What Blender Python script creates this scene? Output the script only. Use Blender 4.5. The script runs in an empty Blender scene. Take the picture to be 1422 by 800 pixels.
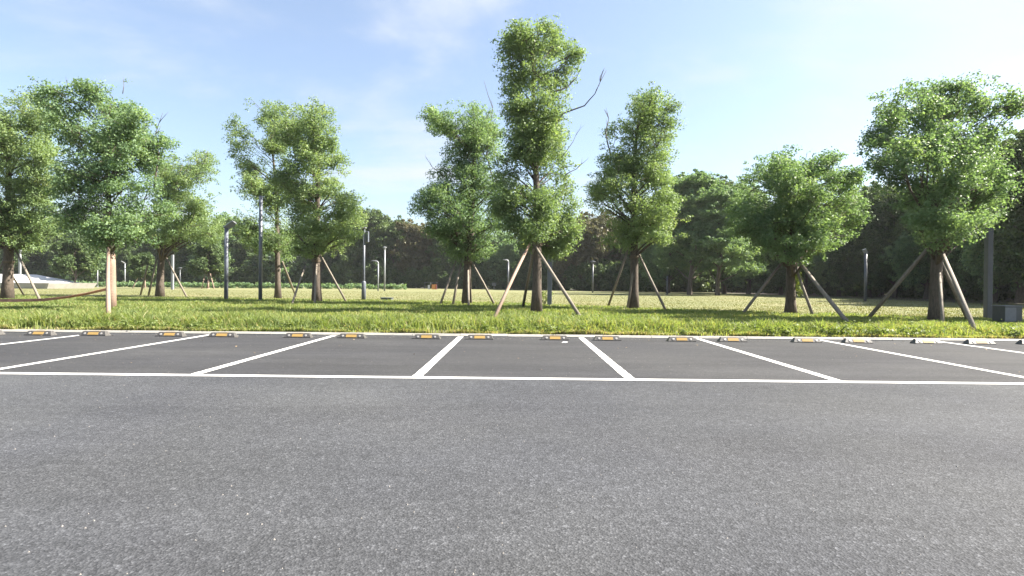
import bpy, math, random
import numpy as np
from mathutils import Matrix, Vector

# ------------------------------------------------------------------ camera, sky, sun, exposure
scene = bpy.context.scene
col = scene.collection
W_PX, H_PX, F_PX = 1422.0, 800.0, 760.0
CAM_H = 1.1
YAW, PITCH, ROLL = 8.0 / F_PX, -5.0 / F_PX, 0.0085
CAM_ROT = (Matrix.Rotation(YAW, 3, 'Z') @ Matrix.Rotation(math.pi / 2 + PITCH, 3, 'X')
           @ Matrix.Rotation(ROLL, 3, 'Z'))
cam_data = bpy.data.cameras.new('camera')
cam_data.sensor_width = 36.0
cam_data.lens = F_PX / W_PX * 36.0
cam_data.clip_start = 0.05
cam_data.clip_end = 8000.0
cam = bpy.data.objects.new('camera', cam_data)
col.objects.link(cam)
cam.matrix_world = Matrix.Translation((0, 0, CAM_H)) @ CAM_ROT.to_4x4()
scene.camera = cam

SUN_AZ, SUN_EL = math.radians(85), math.radians(43)      # azimuth to the right of +Y
TO_SUN = Vector((math.cos(SUN_EL) * math.sin(SUN_AZ), math.cos(SUN_EL) * math.cos(SUN_AZ), math.sin(SUN_EL)))
sun_data = bpy.data.lights.new('sun', 'SUN')
sun_data.energy = 4.6
sun_data.angle = math.radians(0.53)
sun_data.color = (1.0, 0.93, 0.82)
sun = bpy.data.objects.new('sun', sun_data)
col.objects.link(sun)
sun.location = TO_SUN * 100
sun.rotation_euler = TO_SUN.to_track_quat('Z', 'Y').to_euler()

scene.view_settings.view_transform = 'Standard'
scene.view_settings.look = 'None'
scene.view_settings.exposure = 2.3
scene.view_settings.gamma = 1.0
scene.view_settings.use_curve_mapping = False

scene.cycles.max_bounces = 14
scene.cycles.diffuse_bounces = 7
scene.cycles.transmission_bounces = 8
world = bpy.data.worlds.new('World')
scene.world = world
world.use_nodes = True
SKY_STRENGTH = 0.056


def build_world():
    nt = world.node_tree
    nt.nodes.clear()
    N, L = nt.nodes.new, nt.links.new
    out = N('ShaderNodeOutputWorld')
    bg = N('ShaderNodeBackground')
    bg.inputs['Strength'].default_value = SKY_STRENGTH
    sky = N('ShaderNodeTexSky')
    sky.sky_type = 'NISHITA'
    sky.sun_disc = False
    sky.sun_elevation = SUN_EL
    sky.sun_rotation = SUN_AZ
    sky.altitude = 50
    sky.air_density = 1.0
    sky.dust_density = 1.7
    sky.ozone_density = 1.4
    tc = N('ShaderNodeTexCoord')
    nrm = N('ShaderNodeVectorMath'); nrm.operation = 'NORMALIZE'
    L(tc.outputs['Generated'], nrm.inputs[0])
    sep = N('ShaderNodeSeparateXYZ')
    L(nrm.outputs[0], sep.inputs[0])

    def math_(op, a, b=None, c=None, clamp=False):
        n = N('ShaderNodeMath'); n.operation = op; n.use_clamp = clamp
        for i, v in enumerate((a, b, c)):
            if v is None: continue
            if isinstance(v, (int, float)): n.inputs[i].default_value = v
            else: L(v, n.inputs[i])
        return n.outputs[0]
    # flat cloud deck: direction / (height + a bit)
    zc = math_('ADD', math_('MAXIMUM', sep.outputs[2], 0.0), 0.22)
    u = math_('DIVIDE', sep.outputs[0], zc)
    v = math_('DIVIDE', sep.outputs[1], zc)
    comb = N('ShaderNodeCombineXYZ')
    L(math_('MULTIPLY', u, 0.62), comb.inputs[0]); L(v, comb.inputs[1])
    noise = N('ShaderNodeTexNoise')
    noise.inputs['Scale'].default_value = 1.15
    noise.inputs['Detail'].default_value = 9
    noise.inputs['Roughness'].default_value = 0.55
    noise.inputs['Distortion'].default_value = 0.25
    mp = N('ShaderNodeMapping')
    mp.inputs['Location'].default_value = (3.1, 1.7, 0.4)
    L(comb.outputs[0], mp.inputs[0]); L(mp.outputs[0], noise.inputs['Vector'])
    # thin cloud gets thicker towards the sun's side of the sky
    dot = N('ShaderNodeVectorMath'); dot.operation = 'DOT_PRODUCT'
    L(nrm.outputs[0], dot.inputs[0])
    dot.inputs[1].default_value = tuple(TO_SUN)
    side = N('ShaderNodeMapRange'); side.interpolation_type = 'SMOOTHSTEP'
    side.inputs[1].default_value = 0.24; side.inputs[2].default_value = 0.92
    side.inputs[3].default_value = 0.0; side.inputs[4].default_value = 0.40
    L(dot.outputs['Value'], side.inputs[0])
    # one bank of cloud low over the far wood
    bank = N('ShaderNodeVectorMath'); bank.operation = 'DOT_PRODUCT'
    L(nrm.outputs[0], bank.inputs[0])
    bank.inputs[1].default_value = tuple(Vector((-0.20, 0.97, 0.25)).normalized())
    bk = N('ShaderNodeMapRange'); bk.interpolation_type = 'SMOOTHSTEP'
    bk.inputs[1].default_value = 0.968; bk.inputs[2].default_value = 0.998
    bk.inputs[3].default_value = 0.0; bk.inputs[4].default_value = 0.16
    L(bank.outputs['Value'], bk.inputs[0])
    dens = math_('ADD', math_('ADD', math_('MULTIPLY_ADD', noise.outputs['Fac'], 1.7, -0.37), side.outputs[0]), bk.outputs[0])
    cl = N('ShaderNodeMapRange'); cl.interpolation_type = 'SMOOTHSTEP'
    cl.inputs[1].default_value = 0.52; cl.inputs[2].default_value = 0.82
    cl.inputs[3].default_value = 0.16; cl.inputs[4].default_value = 0.92
    L(dens, cl.inputs[0])
    mix = N('ShaderNodeMix'); mix.data_type = 'RGBA'
    L(cl.outputs[0], mix.inputs[0])
    L(sky.outputs[0], mix.inputs[6])
    mix.inputs[7].default_value = (3.3, 3.55, 3.9, 1)
    L(mix.outputs[2], bg.inputs['Color'])
    L(bg.outputs[0], out.inputs['Surface'])


build_world()

# ------------------------------------------------------------------ helpers
rng = np.random.default_rng(7)
random.seed(7)


def ray(px, py):
    return CAM_ROT @ Vector(((px - W_PX / 2) / F_PX, -(py - H_PX / 2) / F_PX, -1.0))


def at(px, py, Y):
    d = ray(px, py)
    return Vector((0, 0, CAM_H)) + d * (Y / d.y)


def on_ground(px, py, z=0.1):
    d = ray(px, py)
    return Vector((0, 0, CAM_H)) + d * ((z - CAM_H) / d.z)


ZB_X = [-60, -40, -20, -5, 0, 5, 10, 14, 20, 60]
ZB_Y = [36, 34, 32, 30, 27.5, 23.5, 19.8, 17.2, 16, 16]


def zb(x):
    return np.interp(x, ZB_X, ZB_Y)


def wob(x, y, s=1.0, ph=0.0):
    return (np.sin(x * 0.9 * s + 1.3 + ph) * np.cos(y * 1.1 * s - 0.4 + ph) + 0.6 * np.sin(x * 2.3 * s - y * 1.7 * s + ph)
            + 0.4 * np.cos(x * 4.1 * s + y * 3.3 * s + 2.0 * ph)) / 2.0


def ground_z(x, y):
    t = np.clip((y - 11.6) / 3.0, 0, 1)
    t = t * t * (3 - 2 * t)
    fade = np.clip((y - 11.7) / 1.5, 0, 1) * np.clip((40 - y) / 15, 0, 1)
    return 0.050 + 0.070 * t + 0.025 * wob(x, y, 0.8) * fade


def tag(o, label=None, cat=None, group=None, kind=None):
    if label: o['label'] = label
    if cat: o['category'] = cat
    if group: o['group'] = group
    if kind: o['kind'] = kind
    return o


def link(name, mesh, mats, parent=None, loc=None):
    o = bpy.data.objects.new(name, mesh)
    col.objects.link(o)
    if mats is not None and len(mesh.materials) == 0:
        for m in (mats if isinstance(mats, (list, tuple)) else [mats]):
            mesh.materials.append(m)
    if parent: o.parent = parent
    if loc is not None: o.location = loc
    return o


def empty(name, loc):
    o = bpy.data.objects.new(name, None)
    o.empty_display_size = 0.2
    col.objects.link(o)
    o.location = loc
    return o


def np_mesh(name, verts, loops, starts, totals, smooth=False):
    me = bpy.data.meshes.new(name)
    me.vertices.add(len(verts)); me.vertices.foreach_set('co', np.asarray(verts, np.float32).ravel())
    me.loops.add(len(loops)); me.loops.foreach_set('vertex_index', np.asarray(loops, np.int32))
    me.polygons.add(len(starts))
    me.polygons.foreach_set('loop_start', np.asarray(starts, np.int32))
    me.polygons.foreach_set('loop_total', np.asarray(totals, np.int32))
    if smooth:
        me.polygons.foreach_set('use_smooth', np.ones(len(starts), bool))
    me.update(calc_edges=True)
    me.validate()
    return me


class MB:
    """collects shapes into one mesh"""

    def __init__(s):
        s.v, s.f = [], []

    def add(s, vs, fs):
        o = len(s.v)
        s.v += [tuple(v) for v in vs]
        s.f += [tuple(i + o for i in f) for f in fs]
        return s

    def box(s, c, size, rz=0.0):
        hx, hy, hz = size[0] / 2, size[1] / 2, size[2] / 2
        R = Matrix.Rotation(rz, 3, 'Z')
        vs = [Vector(c) + R @ Vector((x * hx, y * hy, z * hz)) for z in (-1, 1) for x, y in ((-1, -1), (1, -1), (1, 1), (-1, 1))]
        return s.add(vs, [(3, 2, 1, 0), (4, 5, 6, 7), (0, 1, 5, 4), (1, 2, 6, 5), (2, 3, 7, 6), (3, 0, 4, 7)])

    def loft(s, rings, cap=True):
        n = len(rings[0])
        vs, fs = [], []
        for r in rings: vs += [tuple(p) for p in r]
        for k in range(len(rings) - 1):
            for i in range(n):
                j = (i + 1) % n
                fs.append((k * n + i, k * n + j, (k + 1) * n + j, (k + 1) * n + i))
        if cap:
            fs.append(tuple(range(n - 1, -1, -1)))
            fs.append(tuple((len(rings) - 1) * n + i for i in range(n)))
        return s.add(vs, fs)

    def tube(s, pts, radii, n=8):
        pts = [Vector(p) for p in pts]
        rings = []
        ref = None
        for i, p in enumerate(pts):
            d = (pts[min(i + 1, len(pts) - 1)] - pts[max(i - 1, 0)]).normalized()
            if ref is None:
                ref = Vector((1, 0, 0)) if abs(d.x) < 0.8 else Vector((0, 1, 0))
            a = (ref - d * ref.dot(d)).normalized(); b = d.cross(a); ref = a
            rings.append([p + (a * math.cos(2 * math.pi * k / n) + b * math.sin(2 * math.pi * k / n)) * radii[i] for k in range(n)])
        return s.loft(rings)

    def build(s, name, mat, parent=None, smooth=False, origin=None, bevel=None):
        me = bpy.data.meshes.new(name)
        vs = s.v
        if origin is not None:
            o_ = Vector(origin)
            vs = [tuple(Vector(v) - o_) for v in vs]
        me.from_pydata(vs, [], s.f)
        if smooth:
            me.polygons.foreach_set('use_smooth', np.ones(len(me.polygons), bool))
        me.update()
        ob = link(name, me, mat, parent, origin if parent is None else None)
        if bevel:
            m = ob.modifiers.new('bevel', 'BEVEL'); m.width = bevel; m.segments = 2; m.limit_method = 'ANGLE'
        return ob


# ------------------------------------------------------------------ materials
def new_mat(name):
    m = bpy.data.materials.new(name)
    m.use_nodes = True
    nt = m.node_tree
    b = nt.nodes['Principled BSDF']
    return m, nt, b


def ramp(nt, fac, stops):
    r = nt.nodes.new('ShaderNodeValToRGB')
    el = r.color_ramp.elements
    while len(el) < len(stops): el.new(0.5)
    for e, (p, c) in zip(el, stops):
        e.position = p
        e.color = (c[0], c[1], c[2], 1) if not isinstance(c, (int, float)) else (c, c, c, 1)
    nt.links.new(fac, r.inputs[0])
    return r.outputs[0]


def noise(nt, scale, detail=4, rough=0.55, vec=None, dist=0.0):
    n = nt.nodes.new('ShaderNodeTexNoise')
    n.inputs['Scale'].default_value = scale
    n.inputs['Detail'].default_value = detail
    n.inputs['Roughness'].default_value = rough
    n.inputs['Distortion'].default_value = dist
    if vec is not None: nt.links.new(vec, n.inputs['Vector'])
    return n.outputs['Fac']


def coords(nt, kind='Object', scale=(1, 1, 1), loc=(0, 0, 0)):
    t = nt.nodes.new('ShaderNodeTexCoord')
    mp = nt.nodes.new('ShaderNodeMapping')
    mp.inputs['Scale'].default_value = scale
    mp.inputs['Location'].default_value = loc
    nt.links.new(t.outputs[kind], mp.inputs[0])
    return mp.outputs[0]


def mixc(nt, fac, a, b, mode='MIX'):
    n = nt.nodes.new('ShaderNodeMix'); n.data_type = 'RGBA'; n.blend_type = mode
    for i, v in ((0, fac), (6, a), (7, b)):
        if isinstance(v, (int, float)): n.inputs[i].default_value = v
        elif isinstance(v, (tuple, list)): n.inputs[i].default_value = (v[0], v[1], v[2], 1)
        else: nt.links.new(v, n.inputs[i])
    return n.outputs[2]


def bump(nt, b, height, strength=0.3, dist=0.01):
    n = nt.nodes.new('ShaderNodeBump')
    n.inputs['Strength'].default_value = strength
    n.inputs['Distance'].default_value = dist
    nt.links.new(height, n.inputs['Height'])
    nt.links.new(n.outputs[0], b.inputs['Normal'])


def simple(name, c, rough=0.6, var=0.25, scale=12.0, metal=0.0, bumpy=0.0, stretch=(1, 1, 1)):
    m, nt, b = new_mat(name)
    v = coords(nt, 'Object', stretch)
    f = noise(nt, scale, 6, 0.6, v)
    lo = tuple(x * (1 - var) for x in c); hi = tuple(min(1, x * (1 + var)) for x in c)
    nt.links.new(ramp(nt, f, [(0.3, lo), (0.7, hi)]), b.inputs['Base Color'])
    b.inputs['Roughness'].default_value = rough
    b.inputs['Metallic'].default_value = metal
    if bumpy: bump(nt, b, f, bumpy, 0.02)
    return m


def asphalt(name, lo, hi, cell, streak, bump_s):
    m, nt, b = new_mat(name)
    v = coords(nt)
    vo = nt.nodes.new('ShaderNodeTexVoronoi')
    vo.inputs['Scale'].default_value = cell
    nt.links.new(v, vo.inputs['Vector'])
    vo2 = nt.nodes.new('ShaderNodeTexVoronoi')
    vo2.inputs['Scale'].default_value = cell * 0.47
    nt.links.new(v, vo2.inputs['Vector'])
    sp = nt.nodes.new('ShaderNodeSeparateColor')
    nt.links.new(vo.outputs['Color'], sp.inputs[0])
    sp2 = nt.nodes.new('ShaderNodeSeparateColor')
    nt.links.new(vo2.outputs['Color'], sp2.inputs[0])
    stone = ramp(nt, sp.outputs[0], [(0.0, lo), (0.6, tuple((a + b_) / 2 for a, b_ in zip(lo, hi))), (0.93, hi), (1.0, tuple(min(1, x * 1.35) for x in hi))])
    pale = ramp(nt, sp2.outputs[1], [(0.0, 0.8), (0.9, 1.05), (0.985, 1.12), (1.0, 1.55)])
    c = mixc(nt, 1.0, stone, pale, 'MULTIPLY')
    vs = coords(nt, 'Object', streak)
    big = ramp(nt, noise(nt, 1.0, 6, 0.6, vs), [(0.28, 0.80), (0.5, 1.0), (0.72, 1.17)])
    c = mixc(nt, 1.0, c, big, 'MULTIPLY')
    wear = ramp(nt, noise(nt, 1.0, 5, 0.6, coords(nt, 'Object', (streak[0] * 0.5, streak[1] * 2.6, 1), (3, 7, 0))), [(0.3, 0.90), (0.7, 1.10)])
    c = mixc(nt, 1.0, c, wear, 'MULTIPLY')
    mid = ramp(nt, noise(nt, 9.0, 5, 0.7, v), [(0.25, 0.85), (0.75, 1.15)])
    c = mixc(nt, 1.0, c, mid, 'MULTIPLY')
    worn = ramp(nt, noise(nt, 0.55, 4, 0.6, coords(nt, 'Object', (0.7, 1.0, 1), (1.5, 9, 0)), 0.4), [(0.5, 1.0), (0.68, 1.16), (0.8, 1.2)])
    c = mixc(nt, 1.0, c, worn, 'MULTIPLY')
    stain = ramp(nt, noise(nt, 0.45, 3, 0.5, coords(nt, 'Object', (1, 1, 1), (5, 2, 0))), [(0.35, (0.9, 0.9, 0.92)), (0.65, (1.06, 1.05, 1.02))])
    c = mixc(nt, 1.0, c, stain, 'MULTIPLY')
    nt.links.new(c, b.inputs['Base Color'])
    b.inputs['Roughness'].default_value = 0.85
    b.inputs['Specular IOR Level'].default_value = 0.2
    bump(nt, b, vo.outputs['Distance'], bump_s, 0.006)
    return m


M = {}
M['aisle'] = asphalt('asphalt_aisle', (0.0365, 0.0385, 0.0430), (0.0700, 0.0732, 0.0808), 105, (0.25, 0.5, 1), 0.55)
M['bays'] = asphalt('asphalt_bays', (0.0340, 0.0346, 0.0375), (0.0490, 0.0497, 0.0535), 150, (0.3, 1.6, 1), 0.3)


def paint_mat():
    m, nt, b = new_mat('white_marking_paint')
    v = coords(nt)
    f = noise(nt, 14, 8, 0.7, v)
    nt.links.new(ramp(nt, f, [(0.22, 0.26), (0.36, (0.52, 0.51, 0.495)), (0.7, (0.60, 0.595, 0.58))]), b.inputs['Base Color'])
    b.inputs['Roughness'].default_value = 0.55
    bump(nt, b, noise(nt, 160, 3, 0.6, v), 0.25, 0.004)
    return m


M['paint'] = paint_mat()
M['kerb'] = simple('kerb_concrete', (0.250, 0.240, 0.220), 0.8, 0.14, 7, bumpy=0.15)
M['mortar'] = simple('mortar', (0.180, 0.168, 0.156), 0.9)
M['rubber'] = simple('black_rubber', (0.066, 0.062, 0.058), 0.42, 0.35, 30, bumpy=0.1)
M['yellow'] = simple('yellow_reflector', (0.330, 0.215, 0.070), 0.3, 0.14, 60)
M['silver'] = simple('pale_bolt', (0.260, 0.250, 0.240), 0.4, 0.2, 40)
M['ground'] = simple('earth', (0.096, 0.078, 0.051), 0.95, 0.3, 0.5)
M['bark'] = simple('bark', (0.080, 0.063, 0.049), 0.9, 0.5, 9, bumpy=0.8, stretch=(3, 3, 0.7))
M['bark_dead'] = simple('dead_bark', (0.078, 0.063, 0.054), 0.9, 0.4, 12)
M['wrap'] = simple('trunk_wrapping', (0.240, 0.165, 0.125), 0.9, 0.25, 14, bumpy=0.5, stretch=(1, 1, 4))
M['stake'] = simple('weathered_pole', (0.180, 0.154, 0.124), 0.8, 0.35, 10, stretch=(3, 3, 0.5))
M['stake_pale'] = simple('pale_pole', (0.235, 0.165, 0.125), 0.8, 0.25, 10, stretch=(3, 3, 0.5))
M['strap'] = simple('faded_strap', (0.400, 0.200, 0.140), 0.85, 0.35, 5)
M['post_dark'] = simple('dark_grey_metal', (0.110, 0.122, 0.150), 0.38, 0.15, 8)
M['post_char'] = simple('charcoal_metal', (0.048, 0.055, 0.066), 0.45, 0.15, 8)
M['post_mid'] = simple('grey_metal', (0.070, 0.076, 0.086), 0.4, 0.12, 8)
M['post_pale'] = simple('pale_grey_metal', (0.210, 0.220, 0.230), 0.4, 0.1, 8)
M['white_concrete'] = simple('white_concrete', (0.592, 0.576, 0.552), 0.75, 0.1, 1.5)
M['grey_concrete'] = simple('grey_concrete', (0.294, 0.280, 0.259), 0.85, 0.15, 1.5)
M['orange'] = simple('orange_panel', (0.504, 0.210, 0.056), 0.6, 0.15, 8)
M['white_panel'] = simple('white_panel', (0.525, 0.518, 0.511), 0.6, 0.08, 8)
M['dark_red'] = simple('dark_red_panel', (0.154, 0.032, 0.028), 0.6, 0.15, 8)
M['litter'] = simple('leaf_litter_shade', (0.035, 0.030, 0.018), 0.95, 0.4, 0.8)  # kept dark so the colour carries the shade below the trees
M['paper'] = simple('paper', (0.8, 0.8, 0.78), 0.8, 0.05)


def foliage(name, stops, trans=0.45, gloss=0.2, rough=0.5):
    m = bpy.data.materials.new(name)
    m.use_nodes = True
    nt = m.node_tree
    b = nt.nodes['Principled BSDF']
    out = nt.nodes['Material Output']
    a = nt.nodes.new('ShaderNodeAttribute'); a.attribute_name = 'rnd'
    c = ramp(nt, a.outputs['Fac'], stops)
    nt.links.new(c, b.inputs['Base Color'])
    b.inputs['Roughness'].default_value = rough
    b.inputs['Specular IOR Level'].default_value = gloss
    tr = nt.nodes.new('ShaderNodeBsdfTranslucent')
    tc = mixc(nt, 1.0, c, (1.18, 1.22, 0.60), 'MULTIPLY')
    nt.links.new(tc, tr.inputs['Color'])
    ms = nt.nodes.new('ShaderNodeMixShader')
    ms.inputs[0].default_value = trans
    nt.links.new(b.outputs[0], ms.inputs[1]); nt.links.new(tr.outputs[0], ms.inputs[2])
    nt.links.new(ms.outputs[0], out.inputs['Surface'])
    return m


M['leaf'] = foliage('leaf_camphor', [(0.0, (0.118, 0.178, 0.088)), (0.5, (0.190, 0.265, 0.122)), (0.9, (0.270, 0.338, 0.142)), (1.0, (0.32, 0.34, 0.15))], 0.44)
M['leaf_cool'] = foliage('leaf_cool_green', [(0.0, (0.102, 0.170, 0.094)), (0.5, (0.168, 0.252, 0.128)), (1.0, (0.255, 0.338, 0.156))], 0.44)
M['leaf_wood'] = foliage('leaf_wood', [(0.0, (0.050, 0.080, 0.036)), (0.5, (0.085, 0.128, 0.052)), (1.0, (0.150, 0.195, 0.075))], 0.35)
M['leaf_brown'] = foliage('leaf_brown', [(0.0, (0.070, 0.080, 0.044)), (0.5, (0.115, 0.110, 0.062)), (1.0, (0.185, 0.145, 0.092))], 0.3)
M['leaf_bright'] = foliage('leaf_bright', [(0.0, (0.105, 0.150, 0.045)), (1.0, (0.22, 0.26, 0.085))])
M['grass'] = foliage('grass_blades', [(0.0, (0.122, 0.172, 0.060)), (0.45, (0.212, 0.262, 0.088)), (0.75, (0.282, 0.302, 0.108)), (0.9, (0.32, 0.28, 0.128)), (1.0, (0.35, 0.29, 0.165))], 0.5, 0.3, 0.5)
M['turf'] = foliage('turf_blades', [(0.0, (0.11, 0.13, 0.042)), (0.5, (0.155, 0.158, 0.060)), (1.0, (0.20, 0.182, 0.085))], 0.35, 0.2, 0.6)


def lawn_mat():
    m, nt, b = new_mat('mown_lawn')
    v = coords(nt, 'Object', (0.16, 0.5, 1))
    f = noise(nt, 1.0, 6, 0.6, v)
    c1 = ramp(nt, f, [(0.30, (0.105, 0.125, 0.042)), (0.5, (0.145, 0.148, 0.056)), (0.68, (0.190, 0.170, 0.078))])
    fine = ramp(nt, noise(nt, 35, 4, 0.7, coords(nt)), [(0.2, 0.72), (0.8, 1.2)])
    nt.links.new(mixc(nt, 1.0, c1, fine, 'MULTIPLY'), b.inputs['Base Color'])
    b.inputs['Roughness'].default_value = 0.9
    bump(nt, b, noise(nt, 50, 4, 0.7, coords(nt)), 0.5, 0.03)
    return m


def verge_mat():
    m, nt, b = new_mat('verge_soil')
    f = noise(nt, 2.2, 7, 0.65, coords(nt))
    nt.links.new(ramp(nt, f, [(0.3, (0.05, 0.06, 0.02)), (0.55, (0.085, 0.078, 0.035)), (0.75, (0.17, 0.13, 0.075))]), b.inputs['Base Color'])
    b.inputs['Roughness'].default_value = 0.95
    bump(nt, b, noise(nt, 30, 4, 0.7, coords(nt)), 0.6, 0.03)
    return m


M['lawn'] = lawn_mat()
M['verge'] = verge_mat()

# ------------------------------------------------------------------ ground, asphalt, markings, kerb
FRONT_Y, KERB_Y = 6.38, 11.44
LINE_W = 0.135


def sheet(name, x0, x1, y0, y1, z, mat, parent=None):
    o = MB().add([(x0, y0, z), (x1, y0, z), (x1, y1, z), (x0, y1, z)], [(0, 1, 2, 3)]).build(name, mat, parent)
    return o


tag(sheet('ground', -4000, 4000, -4000, 4000, -0.06, M['ground']), 'bare earth under the whole site', None, kind='structure')
tag(sheet('driving_aisle', -70, 70, -30, FRONT_Y, 0.0, M['aisle']), 'coarse grey asphalt driving aisle in front of the bays', kind='structure')
bays = tag(sheet('parking_bays', -70, 70, FRONT_Y, KERB_Y + 0.03, 0.0, M['bays']), 'smoother dark grey asphalt of the marked parking bays', kind='structure')


def strip(pts_a, pts_b, z, name):
    n = len(pts_a)
    vs = [(p[0], p[1], z) for p in pts_a] + [(p[0], p[1], z) for p in pts_b]
    fs = [(i, i + 1, n + i + 1, n + i) for i in range(n - 1)]
    return MB().add(vs, fs).build(name, M['paint'], bays)


def ragged(x0, y0, x1, y1, w, name, z=0.004, step=0.07, jit=0.004):
    L_ = math.hypot(x1 - x0, y1 - y0)
    n = max(2, int(L_ / step))
    dx, dy = (x1 - x0) / L_, (y1 - y0) / L_
    a, b = [], []
    for i in range(n + 1):
        t = L_ * i / n
        ja, jb = random.uniform(-jit, jit), random.uniform(-jit, jit)
        a.append((x0 + dx * t + dy * (w / 2 + ja), y0 + dy * t - dx * (w / 2 + ja)))
        b.append((x0 + dx * t - dy * (w / 2 + jb), y0 + dy * t + dx * (w / 2 + jb)))
    return strip(a, b, z, name)


LINES_X = [-16.35, -13.85, -11.30, -8.81, -6.38, -3.82, -1.18, 1.33, 3.76, 6.28, 8.66, 11.15, 13.65, 16.1]
for x in LINES_X:
    ragged(x, FRONT_Y + LINE_W / 2 + 0.004, x, KERB_Y - 0.02, 0.12, 'bay_line')
ragged(-40, FRONT_Y, 40, FRONT_Y, LINE_W, 'front_line', step=0.25)

kerb = tag(MB().box((0, KERB_Y + 0.085, -0.01), (120, 0.11, 0.09)).build('kerb', M['mortar'], None, origin=(0, KERB_Y + 0.085, -0.01)),
           'pale concrete kerb between the bays and the grass verge', kind='structure')
# stones: sloping front face, 1 m long
kw, kh = 0.16, 0.050
prof = [(0.0, -0.02), (0.0, 0.015), (0.055, kh), (kw, kh), (kw, -0.02)]
ks = MB()
ks.loft([[(x, p[0], p[1]) for p in prof] for x in (-0.496, 0.496)])
kme = bpy.data.meshes.new('kerb_stone')
kme.from_pydata(ks.v, [], ks.f); kme.materials.append(M['kerb'])
for i in range(-17, 18):
    o = link('kerb_stone', kme, None, kerb)
    o.location = (i * 1.0 + 0.3, -0.085 + random.uniform(-0.004, 0.004), 0.01 + random.uniform(-0.003, 0.003))
    o.rotation_euler = (0, 0, random.uniform(-0.004, 0.004))


def grid_sheet(name, xs, rows, zf, mat):
    xs = np.asarray(xs, float)
    V = []
    for r in rows:
        y = r(xs)
        V.append(np.stack([xs, y, zf(xs, y)], 1))
    V = np.concatenate(V)
    n, m = len(xs), len(rows)
    i, j = np.meshgrid(np.arange(n - 1), np.arange(m - 1))
    a = (j * n + i).ravel()
    q = np.stack([a, a + 1, a + n + 1, a + n], 1)
    me = np_mesh(name, V, q.ravel(), np.arange(len(q)) * 4, np.full(len(q), 4), True)
    return link(name, me, mat)


xs_near = np.arange(-60, 60.1, 0.5)
v_rows = [(lambda x, t=t: (KERB_Y + 0.158) + (zb(x) - KERB_Y - 0.158) * t) for t in np.linspace(0, 1, 26)]
tag(grid_sheet('grass_verge', xs_near, v_rows, ground_z, M['verge']), 'soil of the uncut grass verge behind the kerb', kind='structure')
xs_far = np.concatenate([[-4000, -1500, -600, -250, -120, -80], xs_near, [80, 120, 250, 600, 1500, 4000]])
l_off = [0, 0.6, 1.2, 2, 3, 4.5, 6, 8, 10, 13, 17, 22, 30, 45, 70, 110, 200, 500, 1200, 4000]
tag(grid_sheet('lawn', xs_far, [(lambda x, s=s: zb(x) + s) for s in l_off], ground_z, M['lawn']),
    'yellowing mown lawn stretching to the wood', kind='structure')


# ------------------------------------------------------------------ grass and turf
def blades(name, x, y, z, h, w, rnd, lean, mat, label, cat):
    n = len(x)
    az = rng.uniform(0, 2 * np.pi, n)
    face = rng.uniform(0, 2 * np.pi, n)
    lx, ly = np.cos(az) * lean * h, np.sin(az) * lean * h
    wx, wy = np.cos(face) * w / 2, np.sin(face) * w / 2
    P = np.zeros((n, 5, 3), np.float32)
    P[:, 0] = np.stack([x - wx, y - wy, z - 0.02], 1); P[:, 1] = np.stack([x + wx, y + wy, z - 0.02], 1)
    mx, my, mz = x + lx * 0.35, y + ly * 0.35, z + h * 0.6
    P[:, 2] = np.stack([mx + wx * 0.8, my + wy * 0.8, mz], 1); P[:, 3] = np.stack([mx - wx * 0.8, my - wy * 0.8, mz], 1)
    P[:, 4] = np.stack([x + lx, y + ly, z + h * (1 - 0.25 * lean)], 1)
    base = np.arange(n) * 5
    loops = np.stack([base, base + 1, base + 2, base + 3, base + 3, base + 2, base + 4], 1).ravel()
    starts = np.stack([np.arange(n) * 7, np.arange(n) * 7 + 4], 1).ravel()
    tot = np.tile([4, 3], n)
    me = np_mesh(name, P.reshape(-1, 3), loops, starts, tot)
    at_ = me.attributes.new('rnd', 'FLOAT', 'FACE')
    at_.data.foreach_set('value', np.repeat(np.clip(rnd, 0, 1), 2).astype(np.float32))
    o = link(name, me, mat)
    return tag(o, label, cat, kind='stuff')


def soil_patch(x, y):
    p = np.zeros_like(x)
    for cx, cy, rx, ry in ((-10.3, 11.75, 0.75, 0.3), (-1.75, 11.95, 0.7, 0.45), (-3.2, 11.7, 0.5, 0.15), (12.1, 12.0, 0.5, 0.2), (4.2, 11.7, 0.6, 0.15), (0.6, 18.9, 0.7, 0.4)):
        p = np.maximum(p, 1 - ((x - cx) / rx) ** 2 - ((y - cy) / ry) ** 2)
    return np.clip(p * 2, 0, 1)


n = 560000
y = 11.58 + (34 - 11.58) * rng.random(n) ** 1.6
x = (rng.random(n) * 2 - 1) * (y * 1.02 + 2.0)
clump = wob(x, y, 2.2, 0.7) + 0.5 * wob(x, y, 6.0, 1.9)
keep = (y < zb(x) + 0.5 * wob(x, y, 1.1, 2.0)) & (rng.random(n) < 0.72 + 0.4 * clump) & (rng.random(n) > soil_patch(x, y) * 0.93)
x, y, clump = x[keep], y[keep], clump[keep]
edge = np.clip((y - 11.45) / 0.7, 0.35, 1)
right = np.clip((x - 2) / 8, 0, 1)
h = (0.17 + 0.11 * rng.random(len(x)) + 0.11 * clump) * edge * (1 - 0.30 * right) * np.interp(y, [11.5, 12.1, 12.7, 13.5, 16, 30], [0.9, 1.25, 1.05, 0.62, 0.48, 0.42])
h = np.clip(h, 0.05, 0.5) * rng.uniform(0.7, 1.25, len(x))
dry = 0.40 + 0.20 * wob(x, y, 0.55, 3.0) + 0.18 * rng.standard_normal(len(x)) + 0.20 * right * np.clip((15 - y) / 3, 0, 1) + 0.30 * (edge < 0.36)
straw = rng.random(len(x)) < 0.05
dry = np.where(straw, 0.95, dry)
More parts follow.
